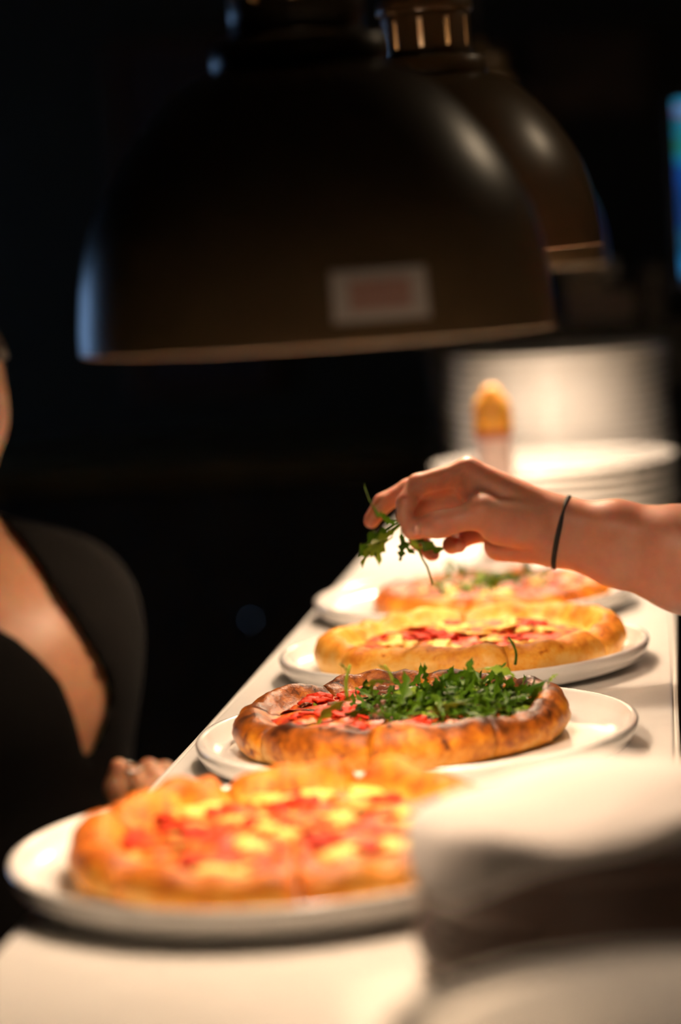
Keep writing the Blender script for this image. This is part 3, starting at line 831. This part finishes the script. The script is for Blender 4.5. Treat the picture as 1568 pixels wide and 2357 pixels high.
# fingers: index, middle, ring, little, then the thumb
chain([(1078, 1084, .3), (962, 1116, -.4), (935, 1157, -1.5), (930, 1188, -2.1)], [1.05, .90, .80, .66], .0035)
chain([(1084, 1110, 1.9), (942, 1126, 2.6), (882, 1158, 1.8), (855, 1198, 1.2)], [1.05, .88, .80, .68], .0035)
chain([(1100, 1150, 2.4), (966, 1172, 3.6), (964, 1244, 2.8), (994, 1273, 1.4)], [1.05, .95, .80, .70], .0035)
chain([(1128, 1218, 2.4), (1062, 1240, 2.6), (1040, 1254, 1.4), (1058, 1256, .4)], [.92, .78, .72, .60], .0035)
chain([(1225, 1205, -.6), (1112, 1182, -2.2), (1012, 1207, -2.7), (950, 1219, -2.5)], [1.55, 1.14, .98, .86], .008)
hand_pr.append((Q(1120, 1180, -.6), Q(1086, 1128, .6), .010, .010, .012))
hand_pr.append((Q(1106, 1160, -1.8), Q(1112, 1172, -2.2), .009, .0095, .01))
pp = np.array([p for pr in hand_pr for p in pr[:2]])
fd = Field(pp.min(0) - .055, pp.max(0) + .055, .0019)
for a, b, r1, r2, k in hand_pr: fd.add(a, b, r1, r2, k, pad=.02)
for (a, b) in (((1027, 1098, -.92), (1005, 1140, -.95)), ((1069, 1094, -.85), (1064, 1150, -.3)), ((948, 1140, -1.5), (968, 1148, -1.4))):
    fd.add(Q(*a), Q(*b), .0020, .0014, .0025, sub=True)       # finger creases
HV, HF = surface_nets(fd.D, fd.lo, .0019)
shR = np.array((.36, 2.16, CZ + .19)); F2 = unit((-.96, .12, 0)); L2v = np.array((-F2[1], F2[0], 0))
# upper arm of the reaching side, at the same fineness class as the body
J = {}
hipc = np.array((.58, 1.98, .95))
J['shR'] = shR; J['shL'] = shR + L2v * .34 + np.array((.03, 0, .0)); mid = (J['shR'] + J['shL']) / 2
J['chest'] = mid + np.array((.03, 0, -.13)); J['waist'] = hipc + np.array((-.01, 0, .14)); J['neck'] = mid + np.array((.0, 0, .055)); J['chin'] = J['neck'] + np.array((-.05, .005, .085))
legs_from(J, F2, hipc)
J['elR'] = ELR; J['wrR'] = Q(1295, 1225, 0); J['elL'] = J['shL'] + np.array((.03, -.06, -.28)); J['wrL'] = J['elL'] + np.array((-.17, .04, -.14)); J['thL'] = np.array((0, .8, .6))
upper = [(ELR, shR, .040, .052, .02), (Q(1760, 1345, -2.5), ELR, .043, .038, .03)]
fu = Field(np.minimum(ELR, shR) - .09, np.maximum(ELR, shR) + .09, .004)
fu.add(ELR, shR, .040, .052)
UV, UF = surface_nets(fu.D, fu.lo, .004)
person_r, body_r = figure('person', 'person in black reaching over the pass with a hand holding arugula', J, F2 + np.array((0, .1, -.3)), M['skin'],
                          extra_arm=(1, (np.concatenate([HV, UV]), np.concatenate([HF, UF + len(HV)]))), hands=(True, False), sleeve=('short', 'short'))
PR0 = np.array(person_r.location)
# nails
def nail(px, py, cm, sx, sy, ang, nrm_cm=.35, parent=body_r):
    c = Q(px, py, cm); bm = bmesh.new(); bmesh.ops.create_uvsphere(bm, u_segments=20, v_segments=12, radius=1)
    me = bpy.data.meshes.new('fingernail'); bm.to_mesh(me); bm.free(); me.shade_smooth(); me.materials.append(M['nail'])
    o = mesh_obj('fingernail', me, parent, c - PR0)
    rx = unit(r_ * math.cos(ang) + u_ * math.sin(ang)); nz = unit(-f_ + u_ * .15); ry = unit(np.cross(nz, rx)); rx = np.cross(ry, nz)
    o.rotation_euler = Matrix((rx, ry, nz)).transposed().to_euler(); o.scale = (sx / 100, sy / 100, .0022)
    return o
nail(960, 1218, -3.36, .40, .56, -.12)
nail(1000, 1281, .75, .42, .32, .2)
# hair tie round the wrist
cw = Q(1294, 1225, .25); axv = unit(Q(1420, 1250, -.3) - Q(1240, 1205, .4)); t1 = unit(Q(1309, 1149, .3) - Q(1277, 1300, .3)); t2 = unit(np.cross(axv, t1))
ring = []
for i in range(49):
    a = 2 * math.pi * i / 48
    ring.append(Q(1293, 1225, .25) + t1 * math.cos(a) * .0298 + t2 * math.sin(a) * .0215)
vs, fs = tube_data([Vector(p - PR0) for p in ring], .0021, 10, False)
tag(mesh_obj('hair_tie', mk('hair_tie', vs, fs, M['hair_tie']), body_r), 'thin black elastic hair tie round the wrist')

# arugula in the fingers
ar = empty('arugula_sprig', Q(930, 1200, -1.8), 'small bunch of arugula leaves pinched in the fingers', 'arugula')
A0 = np.array(ar.location)
rng = random.Random(17)
for (ax, ay, ac), (bx, by, bc), L, idx in (((930, 1200, -1.8), (834, 1292, -.6), 1.05, 0), ((928, 1198, -1.6), (846, 1228, 0), 1.05, 2), ((932, 1200, -1.8), (872, 1262, -1.6), 1.1, 3), ((926, 1205, -1.8), (905, 1262, -2), 1.15, 4),
                                           ((936, 1200, -1.8), (975, 1290, -1.8), 1.1, 6), ((930, 1210, -1.5), (882, 1215, -1.2), 1.1, 8), ((935, 1205, -1.2), (915, 1172, -1.9), 1.1, 1), ((925, 1200, -1.5), (826, 1255, 0), 1.0, 10), ((900, 1225, -1.5), (850, 1296, -1), 1.0, 5), ((925, 1212, -2), (934, 1278, -1.9), 1.1, 9), ((915, 1215, -1.4), (836, 1240, -.4), 1.0, 7), ((905, 1235, -1.8), (858, 1275, -1.2), 1.1, 11), ((930, 1215, -2.2), (968, 1275, -2.2), 1.0, 3), ((880, 1225, -1), (828, 1275, -.5), 1.1, 7)):
    a, b = Q(ax, ay, ac), Q(bx, by, bc); v = Vector(b - a)
    o = leaf(ar, Vector(a - A0), (0, 0, 0), v.length * L * 1.12, rng, idx); o.scale.y *= 1.25; o.rotation_euler = (v.to_track_quat('X', 'Y').to_matrix() @ Matrix.Rotation(rng.uniform(-.8, .8), 3, 'X')).to_euler()
st = [Q(962, 1262, -1.8), Q(972, 1285, -1.8), Q(984, 1305, -1.8), Q(990, 1325, -1.7), Q(996, 1345, -1.6)]
mesh_obj('arugula_stem', tube('arugula_stem', [Vector(p - A0) for p in st], .0009, M['leaf_light'], 6), ar)

# ---- person on the left
PD = 2.38
J = {}
J['shL'] = P(140, 1405, 2.44); J['chest'] = P(-50, 1640, PD); J['neck'] = P(-170, 1285, 2.42); J['chin'] = P(-184, 1196, 2.37)
F1 = unit((.50, -.86, 0)); L1v = np.array((-F1[1], F1[0], 0))
J['shR'] = J['shL'] - L1v * .33 + np.array((0, 0, .02))
hipc = J['chest'] - F1 * .03 + np.array((0, 0, -.36)); J['waist'] = hipc + np.array((0, 0, .15)); legs_from(J, F1, hipc)
J['elL'] = P(185, 2050, 2.42); J['wrL'] = P(368, 1972, 2.24); J['hfL'] = np.array((.25, -.25, .94)); J['thL'] = unit((-.6, -.5, 0)); J['curlL'] = 1.25
J['elR'] = J['shR'] + np.array((-.05, .02, -.27)); J['wrR'] = J['elR'] + F1 * .12 + np.array((.05, 0, -.19)); J['thR'] = F1; J['curlR'] = .4
POLY = np.array([(-420, 1180), (-60, 1100), (0, 1192), (60, 1262), (130, 1365), (195, 1465), (232, 1528), (250, 1585), (248, 1640), (232, 1690), (201, 1748), (192, 1738), (182, 1690), (168, 1640), (140, 1570), (90, 1515), (40, 1472), (0, 1450), (-80, 1405), (-420, 1330)], float)
def poly_sd(x, y, poly):
    d = np.full(x.shape, 1e9); ins = np.zeros(x.shape, bool)
    n = len(poly)
    for i in range(n):
        ax, ay = poly[i]; bx, by = poly[(i + 1) % n]
        ex, ey = bx - ax, by - ay; t = np.clip(((x - ax) * ex + (y - ay) * ey) / (ex * ex + ey * ey), 0, 1)
        d = np.minimum(d, np.hypot(x - ax - t * ex, y - ay - t * ey))
        c = (ay > y) != (by > y)
        with np.errstate(divide='ignore', invalid='ignore'): ins ^= c & (x < (bx - ax) * (y - ay) / ((by - ay) or 1e-9) + ax)
    return np.where(ins, -d, d)
def neckline(g):
    x, y = proj(g)
    sd = poly_sd(x, y, POLY) / (FPX / PD)
    front = (J['shL'] * .5 + J['shR'] * .5 - F1 * .02 - g) @ np.array((F1[0], F1[1], 0))
    return np.maximum(sd, front)
person_l, body_l = figure('person', 'person in an open-necked black shirt standing beside the pass', J, unit(F1 + np.array((.25, 0, -.15))), M['skin_b'], clothes_open=neckline, sleeve=('short', 'short'), h=.0075)
b0 = np.array(person_l.location)
rp = P(300, 1768, 2.22)
rg = mesh_obj('ring', lathe('ring', [(.0088, -.002), (.0102, -.0018), (.0106, 0), (.0102, .0018), (.0088, .002), (.0086, 0), (.0088, -.002)], 32, M['chrome']), body_l, rp - b0, (.2, .3, 0))
tag(rg, 'shiny silver finger ring')

# ------------------------------------------------------------------ bottle by the plate stacks
bl = P(1142, 1090, 2.86); br = .0225
bo = empty('sauce_bottle', (bl[0], bl[1], CZ), 'pale bottle with an amber cap standing before the plate stacks', 'bottle')
zt = P(1135, 885, 2.86)[2] - CZ; zc = P(1138, 995, 2.86)[2] - CZ
mesh_obj('bottle_body', lathe('bottle_body', [(.0001, 0), (br, 0), (br + .001, .004), (br, .02), (br - .001, zc - .02), (br - .003, zc - .008), (br - .004, zc), (.0001, zc)], 40, M['bottle_body']), bo)
mesh_obj('neck_ring', lathe('neck_ring', [(.0001, zc - .006), (br, zc - .006), (br + .001, zc - .002), (br + .0005, zc + .003), (.0001, zc + .003)], 40, M['bottle_ring']), bo)
mesh_obj('cap', lathe('cap', [(br, zc + .001), (br + .001, zc + .006), (br, zc + .030), (br - .005, zt - .016), (br - .012, zt - .008), (br - .014, zt - .002), (.0001, zt)], 40, M['bottle_cap']), bo)

# ------------------------------------------------------------------ behind: cabinet with printer, screen, back counter, pictures
cab = empty('dark_cabinet', (-.10, 4.55, 0), 'low dark cabinet behind the plate stacks carrying a receipt printer', 'cabinet')
ctop = P(1380, 742, 4.3)[2]
mesh_obj('body', box('body', (-.32, -.28, .06), (.75, .28, ctop - .03), M['dark_cabinet'], .004), cab)
mesh_obj('top', box('top', (-.34, -.30, ctop - .03), (.77, .30, ctop), M['dark_cabinet'], .004), cab)
mesh_obj('plinth', box('plinth', (-.30, -.25, 0), (.73, .25, .06), M['black_metal']), cab)
for i in range(3):
    d = mesh_obj('cabinet_door', box('cabinet_door', (-.31 + i * .355, -.296, .09), (.03 + i * .355, -.279, ctop - .05), M['dark_cabinet'], .003), cab)
    mesh_obj('handle', box('handle', (-.005 + i * .355, -.315, ctop - .30), (.005 + i * .355, -.296, ctop - .16), M['chrome'], .002), d)
pa, pb = P(1298, 742, 4.3), P(1462, 660, 4.3)
pc = (pa[0] + pb[0]) / 2; pw = (pb[0] - pa[0]) / 2; ph = pb[2] - pa[2]
pr_ = empty('receipt_printer', (pc, 4.40, ctop), 'pale receipt printer on the dark cabinet behind the plates', 'printer')
pmat = mat('printer_shell', (.82, .62, .55), .5)
mesh_obj('body', box('body', (-pw, -.10, 0), (pw, .12, ph), pmat, .008), pr_)
mesh_obj('lid', box('lid', (-pw + .006, -.06, ph), (pw - .006, .115, ph + .022), M['black_metal'], .006), pr_)
tk = P(1330, 600, 4.3)[2] - ctop
mesh_obj('paper_roll', lathe('paper_roll', [(.0001, -.04), (.03, -.04), (.03, .04), (.0001, .04)], 32, M['paper']), pr_, (-.01, .03, ph + .022), (0, math.pi / 2, 0))
mesh_obj('ticket', box('ticket', (-pw + .004, -.075, ph - .01), (pw - .05, -.073, ph + .05), mat('ticket_paper', (.7, .6, .48), .8)), pr_)
# small jar and a spoon holder on the cabinet
def jar(px, py, d, r, h_, m, lab):
    p = P(px, py, d)
    o = empty('jar', (p[0], d + .1, ctop), lab, 'jar')
    mesh_obj('jar_body', lathe('jar_body', [(.0001, 0), (r, 0), (r * 1.05, h_ * .1), (r * 1.05, h_ * .75), (r * .8, h_ * .85), (.0001, h_ * .86)], 28, m), o)
    mesh_obj('jar_lid', lathe('jar_lid', [(.0001, h_ * .84), (r * .85, h_ * .84), (r * .85, h_ * .98), (.0001, h_)], 28, M['black_metal']), o)
jar(1505, 700, 4.3, .020, .11, mat('jar_glass', (.20, .16, .13), .2), 'dull glass jar on the dark cabinet beside the printer')
# screen on a floor stand
ms = P(1564, 440, 3.72); mt = P(1541, 232, 3.72)[2]; mb = P(1548, 655, 3.72)[2]
mon = empty('order_screen', (ms[0] + .09, 3.74, 0), 'bright blue order screen on a floor stand at the end of the pass', 'screen')
sm = bpy.data.materials.new('screen_image'); sm.use_nodes = True
b = bsdf(sm); b.inputs['Base Color'].default_value = (.01, .01, .012, 1); b.inputs['Roughness'].default_value = .2
tc = nd(sm, 'ShaderNodeTexCoord'); sp = nd(sm, 'ShaderNodeSeparateXYZ'); ln(sm, tc.outputs['Generated'], sp.inputs[0])
rp_ = nd(sm, 'ShaderNodeValToRGB'); rp_.color_ramp.interpolation = 'CONSTANT'
stops = [(0, (.005, .03, .06)), (.04, (.02, .22, .52)), (.15, (.008, .10, .22)), (.30, (.004, .045, .20)), (.52, (.004, .06, .30)), (.66, (.01, .20, .34)), (.72, (.012, .16, .10)), (.80, (.01, .17, .36)), (.84, (.012, .16, .12)), (.88, (.01, .14, .30)), (.92, (.20, .10, .26)), (.955, (.03, .30, .52))]
el = rp_.color_ramp.elements
while len(el) < len(stops): el.new(.5)
for e, (p, c) in zip(el, stops): e.position = p; e.color = (*c, 1)
ln(sm, sp.outputs['Z'], rp_.inputs['Fac']); ln(sm, rp_.outputs['Color'], b.inputs['Emission Color']); b.inputs['Emission Strength'].default_value = 1.0
mesh_obj('bezel', box('bezel', (-.102, .002, mb - .012), (.102, .035, mt + .012), M['black_metal'], .005), mon)
mesh_obj('display', box('display', (-.09, -.001, mb), (.09, .004, mt), sm), mon)
mesh_obj('pole', lathe('pole', [(.0001, .02), (.02, .02), (.02, mt - .1), (.0001, mt - .1)], 24, M['black_metal']), mon, (.05, .062, 0))
mesh_obj('bracket', box('bracket', (-.03, .034, (mt + mb) / 2 - .05), (.13, .05, (mt + mb) / 2 + .05), M['black_metal'], .004), mon)
mesh_obj('stand_base', lathe('stand_base', [(.0001, 0), (.2, 0), (.2, .012), (.03, .03), (.0001, .03)], 40, M['black_metal']), mon, (.05, .062, 0))

# back counter along the far wall
bz = P(500, 1062, 5.6)[2]
olive = noisy('olive_top', [(.3, (.14, .10, .045)), (.7, (.19, .14, .06))], 8, .4)
bc = empty('back_counter', (-1.6, 6.1, 0), 'long dark back counter with an olive top along the far wall', 'cabinet')
mesh_obj('top', box('top', (-1.7, -.52, bz - .05), (1.55, .48, bz), olive, .006), bc)
mesh_obj('body', box('body', (-1.66, -.46, .08), (1.50, .46, bz - .05), M['dark_cabinet'], .004), bc)
mesh_obj('plinth', box('plinth', (-1.6, -.40, 0), (1.45, .46, .08), M['black_metal']), bc)
for i in range(6):
    x = -1.62 + i * .52
    d = mesh_obj('cabinet_door', box('cabinet_door', (x, -.480, .12), (x + .50, -.459, bz - .08), M['dark_cabinet'], .004), bc)
    kx = x + .135
    mesh_obj('knob', lathe('knob', [(.0001, 0), (.007, 0), (.006, .012), (.014, .02), (.013, .028), (.0001, .031)], 20, M['chrome']), d, (kx, -.480, bz - .385), (math.pi / 2, 0, 0))
# pictures on the far wall
def picture(px0, py0, px1, py1, label, stops, fr=.03):
    a = P(px0, py0, RY1 - .03); b = P(px1, py1, RY1 - .03)
    x0, x1 = min(a[0], b[0]), max(a[0], b[0]); z0, z1 = min(a[2], b[2]), max(a[2], b[2])
    o = empty('framed_picture', ((x0 + x1) / 2, RY1, (z0 + z1) / 2), label, 'picture')
    w, h_ = (x1 - x0) / 2, (z1 - z0) / 2
    m = noisy('print', stops, 5, .6)
    mesh_obj('print', box('print', (-w + fr, -.018, -h_ + fr), (w - fr, -.004, h_ - fr), m), o)
    for lo, hi in (((-w, -.03, -h_), (w, 0, -h_ + fr)), ((-w, -.03, h_ - fr), (w, 0, h_)), ((-w, -.03, -h_ + fr), (-w + fr, 0, h_ - fr)), ((w - fr, -.03, -h_ + fr), (w, 0, h_ - fr))):
        mesh_obj('frame_bar', box('frame_bar', lo, hi, mat('frame_wood', (.10, .045, .025), .5), .003), o)
picture(1225, 85, 1500, 262, 'wide framed picture in brown tones on the far wall', [(.35, (.05, .03, .018)), (.65, (.30, .17, .10))])
picture(1092, 108, 1172, 196, 'small framed reddish picture on the far wall', [(.35, (.34, .15, .09)), (.65, (.42, .2, .12))], .012)
picture(1196, 196, 1252, 244, 'tiny framed brown picture on the far wall', [(.35, (.34, .2, .12)), (.65, (.42, .26, .16))], .008)
picture(232, 100, 640, 900, 'large dark framed picture in deep red tones on the far wall', [(.35, (.03, .012, .01)), (.65, (.06, .022, .016))], .04)

# ------------------------------------------------------------------ lamp out of the picture, known from its glint on the shades
def globe_pendant(x, y, z, power, label):
    o = empty('globe_pendant_offscreen', (x, y, z), label, 'lamp')
    mesh_obj('globe', lathe('globe', [(.0001 + .085 * math.sin(a), -.085 * math.cos(a)) for a in [math.pi * i / 20 for i in range(20)]] + [(.02, .083)], 32, M['globe']), o)
    mesh_obj('holder', lathe('holder', [(.03, .078), (.032, .08), (.03, .13), (.0001, .14)], 24, M['black_metal']), o)
    mesh_obj('cord', tube('cord', [(0, 0, .13), (0, 0, .3), (0, 0, RZ - z)], .004, M['black_metal'], 8), o)
globe_pendant(.72, 2.65, 2.40, 1, 'round warm globe pendant over the kitchen side of the pass')
